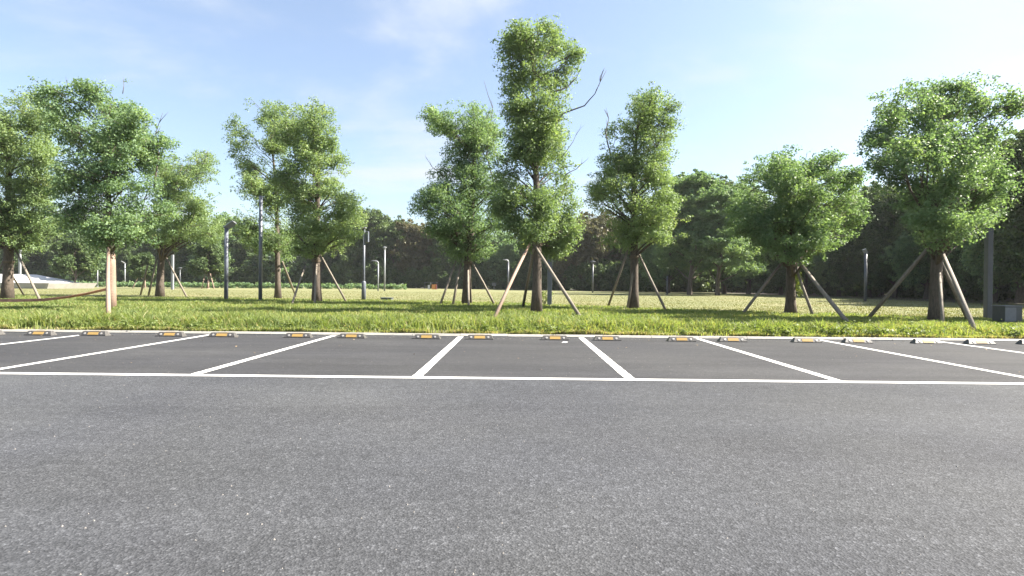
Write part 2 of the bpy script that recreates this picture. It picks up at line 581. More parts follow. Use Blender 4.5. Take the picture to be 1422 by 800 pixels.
blades('verge_grass', x, y, ground_z(x, y), h, rng.uniform(0.012, 0.027, len(x)) * np.interp(y, [11, 18, 32], [1, 1.1, 1.7]), dry, rng.uniform(0.15, 0.8, len(x)), M['grass'],
       'uncut bright green grass growing along the kerb', 'grass')
print('grass', len(x))

n = 200000
y = 15.5 + 50 * rng.random(n) ** 1.9
x = (rng.random(n) * 2 - 1) * (y * 1.0 + 2)
keep = (y > zb(x) - 0.2)
x, y = x[keep], y[keep]
blades('lawn_turf', x, y, ground_z(x, y), rng.uniform(0.02, 0.055, len(x)), rng.uniform(0.012, 0.03, len(x)),
       0.5 + 0.25 * wob(x, y * 2.5, 0.35, 1.0) + 0.15 * rng.standard_normal(len(x)), rng.uniform(0.3, 1.0, len(x)), M['turf'],
       'short yellowing turf of the mown lawn', 'turf')


# ------------------------------------------------------------------ leaves and trees
def leaf_cloud(centers, radii, per, size, name, flat=0.75, up=0.55, tint=None):
    """leaf-sized folded quads scattered in clumps; returns mesh"""
    centers = np.asarray(centers, float); radii = np.asarray(radii, float)
    k = np.repeat(np.arange(len(centers)), per)
    n = len(k)
    d = rng.standard_normal((n, 3)); d /= np.linalg.norm(d, axis=1)[:, None]
    r = rng.random(n) ** 0.45 * np.where(rng.random(n) < 0.12, 1.35, 1.0)
    off = d * (r * radii[k])[:, None]
    off[:, 2] *= flat
    pos = centers[k] + off
    nrm = d * 0.75 + rng.standard_normal((n, 3)) * 0.55
    nrm[:, 2] += up
    nrm /= np.linalg.norm(nrm, axis=1)[:, None]
    t = rng.standard_normal((n, 3)); t[:, 2] -= 0.35
    t -= nrm * (t * nrm).sum(1)[:, None]
    t /= np.linalg.norm(t, axis=1)[:, None] + 1e-9
    b = np.cross(nrm, t)
    s = size * rng.uniform(0.65, 1.3, n)
    L_ = (t * s[:, None]); B_ = (b * (s * 0.30)[:, None]); fold = nrm * (s * 0.09)[:, None]
    P = np.zeros((n, 4, 3), np.float32)
    P[:, 0] = pos - L_ * 0.5
    P[:, 1] = pos + B_ + fold - L_ * 0.05
    P[:, 2] = pos + L_ * 0.5 - fold
    P[:, 3] = pos - B_ + fold - L_ * 0.05
    me = np_mesh(name, P.reshape(-1, 3), np.arange(n * 4), np.arange(n) * 4, np.full(n, 4))
    base = rng.normal(0.42, 0.13, len(centers))
    if tint is not None: base = base + tint
    val = np.clip(base[k] + rng.normal(0, 0.14, n), 0, 1)
    a = me.attributes.new('rnd', 'FLOAT', 'FACE')
    a.data.foreach_set('value', val.astype(np.float32))
    return me


def clumps_in(lobes, spacing, crad, sprigs=0.25, jit=0.0):
    """lobes: (cx,cy,cz,rx,ry,rz) -> clump centres, mostly near the lobe surfaces"""
    C, R, LB = [], [], []
    for li, (cx, cy, cz, rx, ry, rz) in enumerate(lobes):
        area = 4 * math.pi * (((rx * ry) ** 1.6 + (rx * rz) ** 1.6 + (ry * rz) ** 1.6) / 3) ** (1 / 1.6)
        k = max(6, int(area / (spacing * spacing) * 0.92))
        d = rng.standard_normal((k, 3)); d /= np.linalg.norm(d, axis=1)[:, None]
        r = np.where(rng.random(k) < 0.6, rng.uniform(0.70, 1.08, k), rng.uniform(0.2, 0.72, k))
        p = d * r[:, None] * np.array([max(rx - crad * 0.6, rx * 0.5), max(ry - crad * 0.6, ry * 0.5), max(rz - crad * 0.6, rz * 0.5)]) + np.array([cx, cy, cz])
        C.append(p); R.append(rng.uniform(0.6, 1.3, k) * crad); LB.append(np.full(k, li))
        k2 = int(k * sprigs) + 2
        d = rng.standard_normal((k2, 3)); d /= np.linalg.norm(d, axis=1)[:, None]
        d[:, 2] = np.abs(d[:, 2]) * np.where(rng.random(k2) < 0.7, 1, -1)
        p = d * rng.uniform(0.92, 1.15, k2)[:, None] * np.array([rx, ry, rz]) + np.array([cx, cy, cz])
        C.append(p); R.append(rng.uniform(0.35, 0.6, k2) * crad); LB.append(np.full(k2, li))
    C, R, LB = np.concatenate(C), np.concatenate(R), np.concatenate(LB)
    C = C + rng.normal(0, 1, C.shape) * np.array([1, 1, 0.9]) * jit * crad * 2.0
    f = 1.7 / crad * 0.3
    hole = (np.sin(C[:, 0] * f * 1.3 + 1) * np.sin(C[:, 1] * f + 2.1) + np.sin(C[:, 2] * f * 1.25 + C[:, 0] * f * 0.5) + 0.7 * np.sin(C[:, 1] * f * 1.9 - C[:, 2] * f * 0.8))
    keep = hole + rng.normal(0, 0.5, len(C)) > -1.08
    return C[keep], R[keep], LB[keep]


def bent(p0, p1, sag, n=5):
    p0, p1 = Vector(p0), Vector(p1)
    side = Vector((random.uniform(-1, 1), random.uniform(-1, 1), random.uniform(-0.3, 1))) * sag * (p1 - p0).length
    return [p0.lerp(p1, i / (n - 1)) + side * math.sin(math.pi * i / (n - 1)) + Vector((random.uniform(-1, 1), random.uniform(-1, 1), 0)) * 0.012 * (p1 - p0).length * (0 < i < n - 1)
            for i in range(n)]


def row_tree(name, label, px, base_z, Y, lobes_px, trunk_w, mat, top_py, lean=0.0, dead=(), leaf=0.092, per=56, spacing=0.34, crad=0.30, trunk_mat='bark', depth=0.72, seed=0):
    global rng
    rng = np.random.default_rng(100 + seed); random.seed(100 + seed)
    d = ray(px, 420)
    bx = d.x / d.y * Y
    base = Vector((bx, Y, base_z))
    root = tag(empty(name, base), label, 'tree', 'staked trees along the verge')
    lobes = []
    lob_px = sorted(lobes_px, key=lambda q: q[1])
    xs_ = [q[0] for q in lobes_px]
    half = max(0.6, (max(xs_) - min(xs_)) / 2 * Y / F_PX)
    for i, (lx, ly, rx, ry) in enumerate(lob_px):
        oy = random.uniform(-1, 1) * depth * half
        p = at(lx, ly, Y + oy)
        s = (Y + oy) / F_PX
        rx_, rz_ = rx * s * 0.95, ry * s * 0.90
        lobes.append((p.x, p.y, p.z, rx_, (rx_ + rz_) / 2 * random.uniform(0.85, 1.15), rz_))
        if rx_ > 0.75:      # a companion lobe at the other side keeps the crown round
            oy2 = -oy * random.uniform(0.6, 1.0) + (0.45 if oy < 0 else -0.45) * half * 0.6
            p2 = at(lx + random.uniform(-0.25, 0.25) * rx, ly + random.uniform(-0.1, 0.25) * ry, Y + oy2)
            lobes.append((p2.x, p2.y, p2.z, rx_ * 0.85, rx_ * 0.85, rz_ * 0.85))
    # small boughs break up the outline
    for (cx, cy, cz, rx_, ry_, rz_) in list(lobes):
        for _ in range(1):
            v = Vector((random.gauss(0, 1), random.gauss(0, 1), random.gauss(0.15, 0.8))).normalized()
            q = random.uniform(0.26, 0.42)
            lobes.append((cx + v.x * rx_ * 0.88, cy + v.y * ry_ * 0.88, cz + v.z * rz_ * 0.88, rx_ * q * 1.2, ry_ * q * 1.2, rz_ * q))
    # neighbouring lobes grow into each other
    extra = []
    for i, a in enumerate(lobes[:len(lobes) // 2]):
        near = sorted((q for q in lobes if q[2] < a[2] - 0.1), key=lambda q: sum((q[j] - a[j]) ** 2 for j in range(3)))[:1]
        for q in near:
            extra.append(tuple((a[j] + q[j]) / 2 for j in range(3)) + tuple(0.80 * (a[j] + q[j]) / 2 for j in (3, 4, 5)))
    lobes += extra
    C, R, LB = clumps_in(lobes, spacing * 1.5, crad * 1.02, 0.45, 0.27)
    lt = np.random.default_rng(seed).normal(0, 0.09, len(lobes))
    C = C - np.array(base)
    cnt = np.maximum(5, per * 1.45 * (R / (crad * 1.02)) ** 2).astype(int)
    me = leaf_cloud(C, R, cnt, leaf * 0.86, 'crown', tint=lt[LB], flat=0.66)
    link('crown', me, M[mat], root)
    # trunk: from the ground through the crown
    top = at(px + lean, top_py, Y) - base
    H = top.z
    n_t = 9
    tw = trunk_w
    pts, rad = [], []
    for i in range(n_t + 1):
        t = i / n_t
        w = math.sin(t * 5 + seed) * 0.05 * t * 2
        pts.append(Vector((top.x * t * t + w, 0.12 * math.sin(3 * t + seed) * t, -0.12 + (H * 0.93 + 0.12) * t)))
        rad.append((tw / 2) * ((1 - t) ** 0.75 * 0.92 + 0.06) * (1.28 if i == 0 else 1.0))
    MB().tube(pts, rad, 12).build('trunk', M[trunk_mat], root, smooth=True)
    # limbs to the lobes, twigs to some clumps
    mb = MB()

    def trunk_at(z):
        for a, b in zip(pts, pts[1:]):
            if a.z <= z <= b.z:
                return a.lerp(b, (z - a.z) / (b.z - a.z))
        return pts[-1]
    for li, (cx, cy, cz, rx, ry, rz) in enumerate(lobes):
        c = Vector((cx, cy, cz)) - base
        hd = math.hypot(c.x, c.y)
        zs = max(H * 0.25, min(c.z - 0.55 * hd - 0.2, H * 0.85))
        s = trunk_at(zs)
        path = bent(s, c, 0.10, 6)
        r0 = max(0.014, tw * 0.20 * (1 - zs / H) * min(1.0, rx / 0.6) + 0.008)
        mb.tube(path, [r0 * (1 - 0.8 * i / 5) for i in range(6)], 6)
        idx = np.where(LB == li)[0]
        for k in idx[::4]:
            e = Vector(C[k])
            st = path[random.choice((3, 4, 5))]
            mb.tube(bent(st, e, 0.08, 4), [0.016, 0.012, 0.009, 0.005], 4)
    mb.build('branches', M['bark'], root, smooth=True)
    for br in dead:
        db = MB()
        p = [at(q[0], q[1], Y + 0.2 * math.sin(i)) - base for i, q in enumerate(br[0])]
        # smooth the drawn bends
        sp = []
        for i in range(len(p) - 1):
            for t in (0, 0.5):
                sp.append(p[i].lerp(p[i + 1], t) + Vector((random.uniform(-1, 1), random.uniform(-1, 1), random.uniform(-1, 1))) * 0.02)
        sp.append(p[-1])
        r0 = br[1]
        db.tube(sp, [r0 * (1 - 0.82 * i / (len(sp) - 1)) for i in range(len(sp))], 6)
        for _ in range(br[2] if len(br) > 2 else 2):
            i = random.randrange(len(sp) // 2, len(sp) - 1)
            dr = (sp[i + 1] - sp[i]).normalized()
            e = sp[i] + (dr + Vector((random.uniform(-0.8, 0.8), random.uniform(-0.6, 0.6), random.uniform(-0.2, 0.9)))).normalized() * random.uniform(0.2, 0.5)
            db.tube(bent(sp[i], e, 0.1, 4), [r0 * 0.4, r0 * 0.3, r0 * 0.22, r0 * 0.12], 5)
        db.build('dead_branch', M['bark_dead'], root, smooth=True)
    return root, base, pts


TREES = {}
TREES['T1'] = row_tree('camphor_tree', 'broad dense tree on a thick trunk before the low white ramp', 10, 0.11, 27.0,
    [(38, 163, 42, 38), (3, 165, 32, 35), (5, 205, 50, 50), (62, 215, 24, 42), (50, 258, 36, 42), (15, 300, 55, 42), (58, 308, 27, 30), (-25, 260, 42, 70), (70, 278, 15, 25), (-10, 325, 40, 22), (30, 335, 30, 16)],
    0.50, 'leaf', 140, lean=8, leaf=0.11, per=52, spacing=0.42, crad=0.36, seed=1)
TREES['T2'] = row_tree('young_tree', 'twin topped tree with a pinkish wrapped trunk and a pole strapped beside it', 154, 0.11, 18.3,
    [(100, 143, 34, 34), (165, 148, 29, 34), (118, 118, 16, 12), (110, 200, 30, 40), (175, 195, 34, 38), (200, 225, 27, 42), (150, 250, 52, 46), (208, 272, 30, 42), (112, 285, 27, 38), (165, 310, 45, 32), (214, 315, 22, 24), (142, 335, 20, 14), (188, 170, 20, 22), (216, 205, 13, 20), (74, 150, 11, 14), (90, 185, 14, 20), (93, 250, 13, 22), (92, 300, 12, 18), (230, 290, 10, 18), (150, 205, 26, 30)],
    0.27, 'leaf_cool', 125, lean=0, dead=[([(214, 262), (221, 215), (216, 185), (226, 157)], 0.03, 3), ([(171, 130), (171, 108)], 0.015, 0), ([(95, 125), (93, 108)], 0.012, 1)], seed=2)
wr, wb, wpts = TREES['T2']
MB().tube([wpts[0].lerp(wpts[1], 0.1)] + wpts[1:3] + [wpts[2].lerp(wpts[3], 0.6)], [0.170, 0.140, 0.130, 0.125], 14).build('trunk_wrapping', M['wrap'], wr, smooth=True)
TREES['T3'] = row_tree('camphor_tree', 'rounded tree behind the verge, between the wrapped trunk and a bent head lamp', 222, 0.1, 36.0,
    [(265, 240, 27, 32), (284, 222, 11, 13), (238, 270, 30, 40), (275, 285, 24, 30), (250, 315, 35, 24), (290, 318, 22, 28), (228, 238, 18, 26), (222, 330, 26, 14), (200, 320, 20, 20)],
    0.50, 'leaf', 215, lean=30, leaf=0.13, per=46, spacing=0.5, crad=0.42, dead=[([(283, 225), (290, 205)], 0.02, 2)], seed=3)
TREES['T4'] = row_tree('camphor_tree', 'wide leafy tree with forked trunk between the tall post and the box headed lamp', 440, 0.1, 27.5,
    [(440, 166, 27, 26), (405, 182, 27, 28), (455, 187, 13, 22), (430, 215, 40, 34), (450, 250, 33, 33), (420, 275, 30, 38), (474, 277, 22, 26), (464, 315, 33, 33), (420, 320, 34, 28), (402, 240, 25, 34), (452, 343, 32, 13), (489, 300, 13, 20), (486, 330, 14, 14), (410, 345, 16, 12), (440, 190, 22, 22), (465, 225, 14, 18)],
    0.46, 'leaf', 155, lean=0, leaf=0.11, per=52, spacing=0.42, crad=0.36, seed=4)
TREES['T4b'] = row_tree('camphor_tree', 'narrower yellowish tree leaning over the tall grey post', 386, 0.1, 33.0,
    [(328, 176, 9, 12), (341, 195, 17, 24), (345, 225, 21, 24), (350, 260, 24, 30), (347, 310, 26, 34), (372, 160, 24, 20), (385, 200, 22, 30), (380, 270, 26, 34), (362, 335, 22, 20), (390, 325, 25, 28), (393, 352, 16, 12)],
    0.36, 'leaf', 160, lean=-12, leaf=0.12, per=46, spacing=0.46, crad=0.38, seed=5)
TREES['T5'] = row_tree('camphor_tree', 'irregular dark leaved tree propped by four poles, small bins beyond it', 648, 0.1, 25.6,
    [(615, 168, 28, 23), (595, 160, 10, 10), (665, 175, 28, 34), (636, 205, 20, 22), (660, 235, 34, 34), (612, 272, 30, 22), (640, 300, 44, 33), (670, 330, 33, 32), (625, 328, 28, 22), (650, 353, 28, 15), (685, 200, 14, 48), (650, 270, 34, 30), (655, 205, 28, 30), (622, 238, 20, 18), (690, 255, 16, 36), (688, 312, 18, 34), (606, 318, 16, 16), (632, 352, 18, 12), (582, 285, 9, 10), (598, 296, 18, 16), (590, 278, 14, 10)],
    0.44, 'leaf_cool', 150, lean=18, leaf=0.10, spacing=0.39, crad=0.34, per=54,
    dead=[([(688, 262), (676, 215), (684, 150), (672, 112)], 0.035, 3), ([(618, 246), (600, 232), (590, 215)], 0.02, 2)], seed=6)
TREES['T6'] = row_tree('camphor_tree', 'tallest column shaped tree with long bare dead branches', 745, 0.12, 18.7,
    [(735, 58, 32, 24), (768, 64, 25, 27), (708, 76, 18, 22), (752, 42, 18, 11), (790, 78, 11, 16), (743, 100, 36, 28), (775, 112, 20, 24), (706, 112, 13, 22), (735, 150, 32, 32), (764, 160, 24, 28), (712, 158, 14, 20), (748, 190, 33, 30), (742, 205, 32, 26), (756, 175, 28, 24), (730, 180, 22, 24), (772, 198, 17, 24), (718, 200, 20, 24), (730, 228, 30, 28), (765, 238, 28, 28), (700, 238, 18, 20), (786, 262, 12, 18), (708, 272, 27, 26), (750, 276, 36, 30), (690, 288, 13, 18), (778, 300, 18, 24), (740, 316, 34, 24), (708, 310, 17, 18), (776, 338, 19, 24), (748, 342, 24, 14), (792, 322, 9, 14)],
    0.35, 'leaf', 40, lean=-2,
    dead=[([(762, 188), (782, 158), (812, 146), (826, 130), (842, 98)], 0.038, 4), ([(765, 128), (788, 122), (800, 108), (808, 92)], 0.026, 2), ([(780, 220), (796, 196), (803, 180)], 0.015, 2), ([(785, 242), (800, 235), (815, 222)], 0.02, 3), ([(752, 105), (775, 95), (790, 80)], 0.02, 1)], seed=7, depth=0.95)
TREES['T7'] = row_tree('camphor_tree', 'bright green two tiered tree standing to the sunny side of the tallest tree', 880, 0.11, 22.4,
    [(895, 150, 33, 26), (928, 166, 18, 25), (880, 182, 38, 28), (915, 197, 30, 28), (868, 225, 38, 34), (910, 240, 36, 34), (850, 255, 30, 34), (840, 290, 26, 26), (890, 290, 46, 36), (930, 290, 24, 34), (870, 325, 38, 23), (915, 330, 27, 24), (828, 275, 15, 22)],
    0.40, 'leaf', 135, lean=5, leaf=0.095, per=58, spacing=0.38, crad=0.32,
    dead=[([(848, 215), (841, 185), (846, 165), (839, 152)], 0.03, 3), ([(850, 205), (858, 188)], 0.016, 1)], seed=8)
TREES['T8'] = row_tree('spreading_tree', 'low flat topped tree with a short trunk in front of the dark wood', 1098, 0.12, 20.0,
    [(1065, 235, 28, 25), (1048, 262, 24, 28), (1095, 255, 34, 28), (1130, 236, 28, 22), (1152, 250, 24, 18), (1176, 262, 20, 14), (1194, 243, 9, 5), (1150, 280, 38, 28), (1100, 300, 52, 33), (1060, 310, 33, 33), (1140, 320, 40, 28), (1095, 345, 42, 20), (1172, 300, 20, 20), (1034, 288, 14, 22), (1186, 284, 12, 12), (1112, 272, 34, 24), (1038, 322, 14, 16), (1085, 228, 16, 14), (1112, 240, 22, 16), (1108, 262, 26, 18), (1148, 232, 18, 13)],
    0.39, 'leaf_cool', 235, lean=5, leaf=0.10, dead=[([(1118, 225), (1121, 208)], 0.012, 1)], seed=9, per=54)
TREES['T9'] = row_tree('spreading_tree', 'broad crowned tree with a long side branch beside the dark square post', 1300, 0.12, 16.0,
    [(1245, 160, 30, 34), (1280, 150, 34, 31), (1320, 152, 33, 31), (1368, 146, 33, 22), (1410, 146, 24, 16), (1250, 205, 37, 34), (1300, 205, 44, 38), (1350, 196, 36, 38), (1242, 245, 25, 24), (1290, 262, 48, 38), (1345, 250, 38, 38), (1370, 265, 26, 33), (1310, 313, 48, 26), (1280, 302, 22, 24), (1352, 312, 20, 22), (1385, 178, 28, 22), (1224, 185, 14, 22), (1226, 222, 14, 14), (1338, 288, 28, 24), (1388, 245, 12, 20), (1262, 285, 18, 18), (1378, 300, 12, 16), (1300, 128, 18, 10), (1345, 128, 16, 10), (1260, 132, 14, 10)],
    0.37, 'leaf_cool', 140, lean=0, leaf=0.095, spacing=0.34, crad=0.30, per=54, seed=10)

TREES['T10'] = row_tree('spreading_tree', 'next tree of the row past the low metal box', 1590, 0.12, 17.0,
    [(1540, 180, 34, 32), (1590, 165, 40, 34), (1640, 185, 34, 32), (1550, 235, 40, 36), (1600, 230, 44, 38), (1650, 245, 36, 34), (1575, 285, 42, 32), (1625, 290, 40, 30)],
    0.36, 'leaf_cool', 150, leaf=0.11, per=44, spacing=0.4, crad=0.32, seed=11)
# a rope band round each trunk where the poles meet it
M['rope'] = simple('rope', (0.11, 0.085, 0.06), 0.95, 0.3, 60)
for key, zt in (('T1', 1.9), ('T4', 2.1), ('T5', 2.0), ('T6', 2.35), ('T7', 2.15), ('T8', 1.75), ('T9', 2.15)):
    root_, b_, pts_ = TREES[key]
    i_ = next(i for i in range(len(pts_) - 1) if pts_[i + 1].z > zt)
    c_ = pts_[i_].lerp(pts_[i_ + 1], (zt - pts_[i_].z) / (pts_[i_ + 1].z - pts_[i_].z))
    rp_ = {'T1': 0.25, 'T4': 0.23, 'T5': 0.22, 'T6': 0.175, 'T7': 0.2, 'T8': 0.195, 'T9': 0.185}[key] * 0.86
    MB().loft([[(c_.x + math.cos(a) * rr, c_.y + math.sin(a) * rr, zt + dz) for a in [k * math.pi / 6 for k in range(12)]]
               for rr, dz in ((rp_, -0.06), (rp_ + 0.025, -0.05), (rp_ + 0.03, 0.0), (rp_ + 0.025, 0.05), (rp_, 0.06))]).build('rope_tie', M['rope'], root_)

# ------------------------------------------------------------------ poles propping the trees
STAKE_GROUP = 'poles propping the verge trees'


def stake(key, bpx, bpy_, tpx, tpy, r, label, mat='stake', base_z=0.12, over=0.25, toY=None):
    _, tb, _p = TREES[key]
    b = on_ground(bpx, bpy_, base_z)
    b.z = float(ground_z(np.array(b.x), np.array(b.y)))
    t = at(tpx, tpy, tb.y if toY is None else toY)
    d = (t - b).normalized()
    p0 = b - d * 0.15
    p1 = t + d * over
    mid = p0.lerp(p1, 0.5) + Vector((random.uniform(-1, 1), 0, random.uniform(-1, 1))) * 0.02
    o = MB().tube([p0, mid, p1], [r * 1.08, r, r * 0.85], 8).build('tree_prop', M[mat], None, smooth=True, origin=b)
    return tag(o, label, 'pole', STAKE_GROUP)


random.seed(5)
stake('T1', 56, 418, 24, 352, 0.055, 'grey pole propping the broad tree on the side away from the ramp end')
stake('T1', 34, 412, 14, 378, 0.045, 'short rear pole propping the broad tree before the white ramp')
stake('T1', -22, 416, 6, 360, 0.05, 'pole propping the far side of the broad tree before the white ramp')
stake('T2', 151, 442, 150.5, 345, 0.055, 'upright pinkish pole standing in the grass before the wrapped trunk', 'stake_pale', over=0.0, toY=17.4)
stake('T3', 195, 410, 204, 372, 0.06, 'outer left hand pole under the rounded tree by the wrapped trunk')
stake('T3', 206, 411, 217, 360, 0.06, 'inner pole leaning on the trunk of the rounded tree')
stake('T3', 259, 412, 228, 352, 0.06, 'pole propping the rounded tree on its lamp side')
stake('T4', 481, 420, 444, 352, 0.05, 'long pole propping the forked wide tree on its sunny side')
stake('T4', 437, 423, 440, 365, 0.05, 'nearly upright pole against the forked trunk of the wide tree')
stake('T4b', 405, 424, 423, 372, 0.045, 'pole in the grass crossing another below the narrow yellowish tree', 'stake', toY=27.5)
stake('T4b', 411, 412, 393, 366, 0.06, 'pole propping the narrow yellowish tree on its sunny side')
stake('T4b', 381, 414, 388, 378, 0.055, 'short pole at the foot of the narrow yellowish tree')
stake('T5', 611, 424, 633, 362, 0.05, 'outermost shaded pole of the four propping the irregular dark tree')
stake('T5', 629, 424, 641, 362, 0.055, 'second pole beside the shaded outermost one of the irregular dark tree')
stake('T5', 651, 426, 650, 372, 0.05, 'upright pole set against the trunk of the irregular dark tree')
stake('T5', 687, 424, 655, 364, 0.05, 'pole propping the irregular dark tree on its sunny side')
stake('T6', 685, 445, 737, 336, 0.052, 'long pale pole on the shaded side of the tallest tree', 'stake_pale')
stake('T6', 726, 428, 740, 350, 0.055, 'dark pole behind the tallest tree')
stake('T6', 806, 441, 738, 334, 0.055, 'long pole on the sunny side of the tallest tree, crossing its trunk')
stake('T7', 844, 427, 871, 350, 0.05, 'shaded side pole of the three propping the two tiered tree')
stake('T7', 871, 430, 883, 348, 0.05, 'pole in front of the trunk of the two tiered tree')
stake('T7', 925, 432, 886, 350, 0.05, 'sunny side pole of the three propping the two tiered tree')
stake('T8', 1031, 436, 1086, 364, 0.05, 'shaded side pole of the flat topped tree')
stake('T8', 1129, 438, 1102, 362, 0.05, 'thin rear pole of the flat topped tree')
stake('T8', 1178, 450, 1104, 356, 0.055, 'long sunny side pole of the flat topped tree')
stake('T9', 1206, 442, 1292, 341, 0.055, 'long shaded side pole of the broad crowned tree')
stake('T9', 1357, 463, 1303, 338, 0.05, 'long front pole of the broad crowned tree, on its sunny side')
stake('T9', 1346, 447, 1305, 360, 0.05, 'rear pole beside the long front one of the broad crowned tree')
stake('T9', 1309, 452, 1304, 372, 0.04, 'upright pole set against the trunk of the broad crowned tree')

# strap sagging from the wrapped trunk's pole to a low stake
pA = at(149, 402, 17.45)
sag_px = [(149, 401.5), (120, 408), (95, 412.5), (60, 416.5), (20, 417.5), (-20, 417), (-60, 413), (-95, 405)]
P = [at(a, b, 17.45 + 0.12 * i) for i, (a, b) in enumerate(sag_px)]
mb = MB()
rings = []
for i, p in enumerate(P):
    tw = 0.5 + 0.5 * math.sin(i * 1.1)
    hw, ht = 0.045, 0.012
    c, s = math.cos(tw), math.sin(tw)
    prof2 = [(-ht, -hw), (ht, -hw), (ht, hw), (-ht, hw)]
    rings.append([p + Vector((0, u * c - v * s, u * s + v * c)) for u, v in prof2])
mb.loft(rings)
tag(mb.build('strap', M['strap'], None, origin=P[3], smooth=False), 'faded reddish strap sagging over the grass from the wrapped trunk', 'strap')
e = P[-1]
gz = float(ground_z(np.array(e.x), np.array(e.y)))
so = MB().tube([(e.x, e.y + 0.05, gz - 0.2), (e.x + 0.01, e.y + 0.05, e.z + 0.12)], [0.05, 0.045], 8).build('strap_stake', M['stake'], None, smooth=True, origin=(e.x, e.y + 0.05, gz))
tag(so, 'low wooden stake holding the far end of the strap', 'stake')

# ------------------------------------------------------------------ the wood behind the lawn


def crown_variant(name, kind, H, Rw, leaf, n_lobes, spacing, crad, per, low, mat, seed):
    """tree meshes at the origin: trunk, branches, crown"""
    global rng
    rng = np.random.default_rng(seed); random.seed(seed)
    lobes = []
    for i in range(n_lobes):
        t = (i + 0.5) / n_lobes
        z = H * (low + (0.93 - low) * t)
        if kind == 'round': w = Rw * math.sqrt(max(0.05, 1 - ((t - 0.42) / 0.62) ** 2))
        elif kind == 'layer': w = Rw * (1.0 - 0.62 * t)
        else: w = Rw * (0.75 + 0.25 * math.sin(t * 7)) * (1 - 0.5 * t * t)
        a = i * 2.4 + random.uniform(-0.5, 0.5)
        rr = w * random.uniform(0.45, 0.68)
        s = Rw * random.uniform(0.34, 0.52)
        zs = s * (0.38 if kind == 'layer' else random.uniform(0.7, 0.95))
        lobes.append((math.cos(a) * rr, math.sin(a) * rr, z, s, s, zs))
    C, R, LB = clumps_in(lobes, spacing, crad)
    keep = C[:, 2] > (0.5 if H > 4 else 0.12)
    C, R, LB = C[keep], R[keep], LB[keep]
    lt = rng.normal(0, 0.1, len(lobes))
    cm = leaf_cloud(C, R, per, leaf, 'crown', tint=lt[LB], flat=0.6 if kind == 'layer' else 0.8)
    cm.materials.append(M[mat])
    tb = MB()
    pts = [Vector((0.15 * math.sin(i + seed), 0.1 * math.cos(i * 1.3), -0.2 + (H * 0.9 + 0.2) * i / 7)) for i in range(8)]
    tb.tube(pts, [(0.020 * H) * (1 - 0.88 * i / 7) * (1.25 if i == 0 else 1) for i in range(8)], 8)
    tm = bpy.data.meshes.new('trunk'); tm.from_pydata(tb.v, [], tb.f); tm.materials.append(M['bark'])
    bb = MB()
    for (cx, cy, cz, a1, a2, a3) in lobes:
        zs = max(0.12 * H, cz - 0.6 * math.hypot(cx, cy) - 0.2)
        k = min(6, int((zs + 0.2) / (H * 0.9 + 0.2) * 7))
        bb.tube(bent(pts[k], (cx, cy, cz), 0.08, 5), [0.007 * H, 0.006 * H, 0.005 * H, 0.0035 * H, 0.0015 * H], 5)
    bm_ = bpy.data.meshes.new('branches'); bm_.from_pydata(bb.v, [], bb.f); bm_.materials.append(M['bark'])
    return tm, bm_, cm


VAR = {
    'near0': crown_variant('a', 'round', 10, 3.9, 0.19, 20, 0.55, 0.46, 44, 0.20, 'leaf_wood', 21),
    'near1': crown_variant('b', 'tall', 11, 3.5, 0.19, 22, 0.62, 0.46, 44, 0.16, 'leaf_cool', 22),
    'near2': crown_variant('c', 'layer', 11, 4.2, 0.18, 22, 0.52, 0.42, 40, 0.22, 'leaf_cool', 23),
    'far0': crown_variant('d', 'round', 12, 4.6, 0.36, 18, 0.85, 0.75, 30, 0.14, 'leaf_wood', 24),
    'far1': crown_variant('e', 'tall', 13, 4.0, 0.36, 18, 0.85, 0.75, 30, 0.12, 'leaf_wood', 25),
    'far2': crown_variant('f', 'round', 11, 4.4, 0.36, 18, 0.85, 0.75, 30, 0.12, 'leaf_brown', 26),
    'far3': crown_variant('g', 'round', 12, 4.6, 0.36, 18, 0.85, 0.75, 30, 0.14, 'leaf_cool', 27),
    'small': crown_variant('h', 'round', 5, 2.2, 0.22, 14, 0.5, 0.4, 30, 0.34, 'leaf_wood', 28),
    'bush': crown_variant('i', 'round', 3.2, 2.2, 0.24, 12, 0.5, 0.42, 34, 0.16, 'leaf_wood', 29),
}
random.seed(77)


def plant(var, x, y, s, name, label, group, sz=1.0, cat='tree'):
    root = tag(empty(name, (x, y, 0.1)), label, cat, group)
    root.rotation_euler = (0, 0, random.uniform(0, 6.28))
    root.scale = (s, s, s * sz)
    for nm, me in zip(('trunk', 'branches', 'crown'), VAR[var]):
        link(nm, me, None, root)
    return root


G_R = 'trees of the wood to the right of the lawn'
G_B = 'trees of the wood beyond the lawn'


def wood_px(var, px, top_py, Y, name, label, group, base_h):
    """tree whose top shows at this height: position from its distance, size from its height"""
    p = at(px, top_py, Y)
    s = (p.z - 0.1) / base_h
    return plant(var, p.x, Y, s, name, label, group)


BH = {'near0': 10.0, 'near1': 11.0, 'near2': 10.6, 'far0': 12.0, 'far1': 13.0, 'far2': 11.0, 'far3': 12.0, 'small': 5.0}
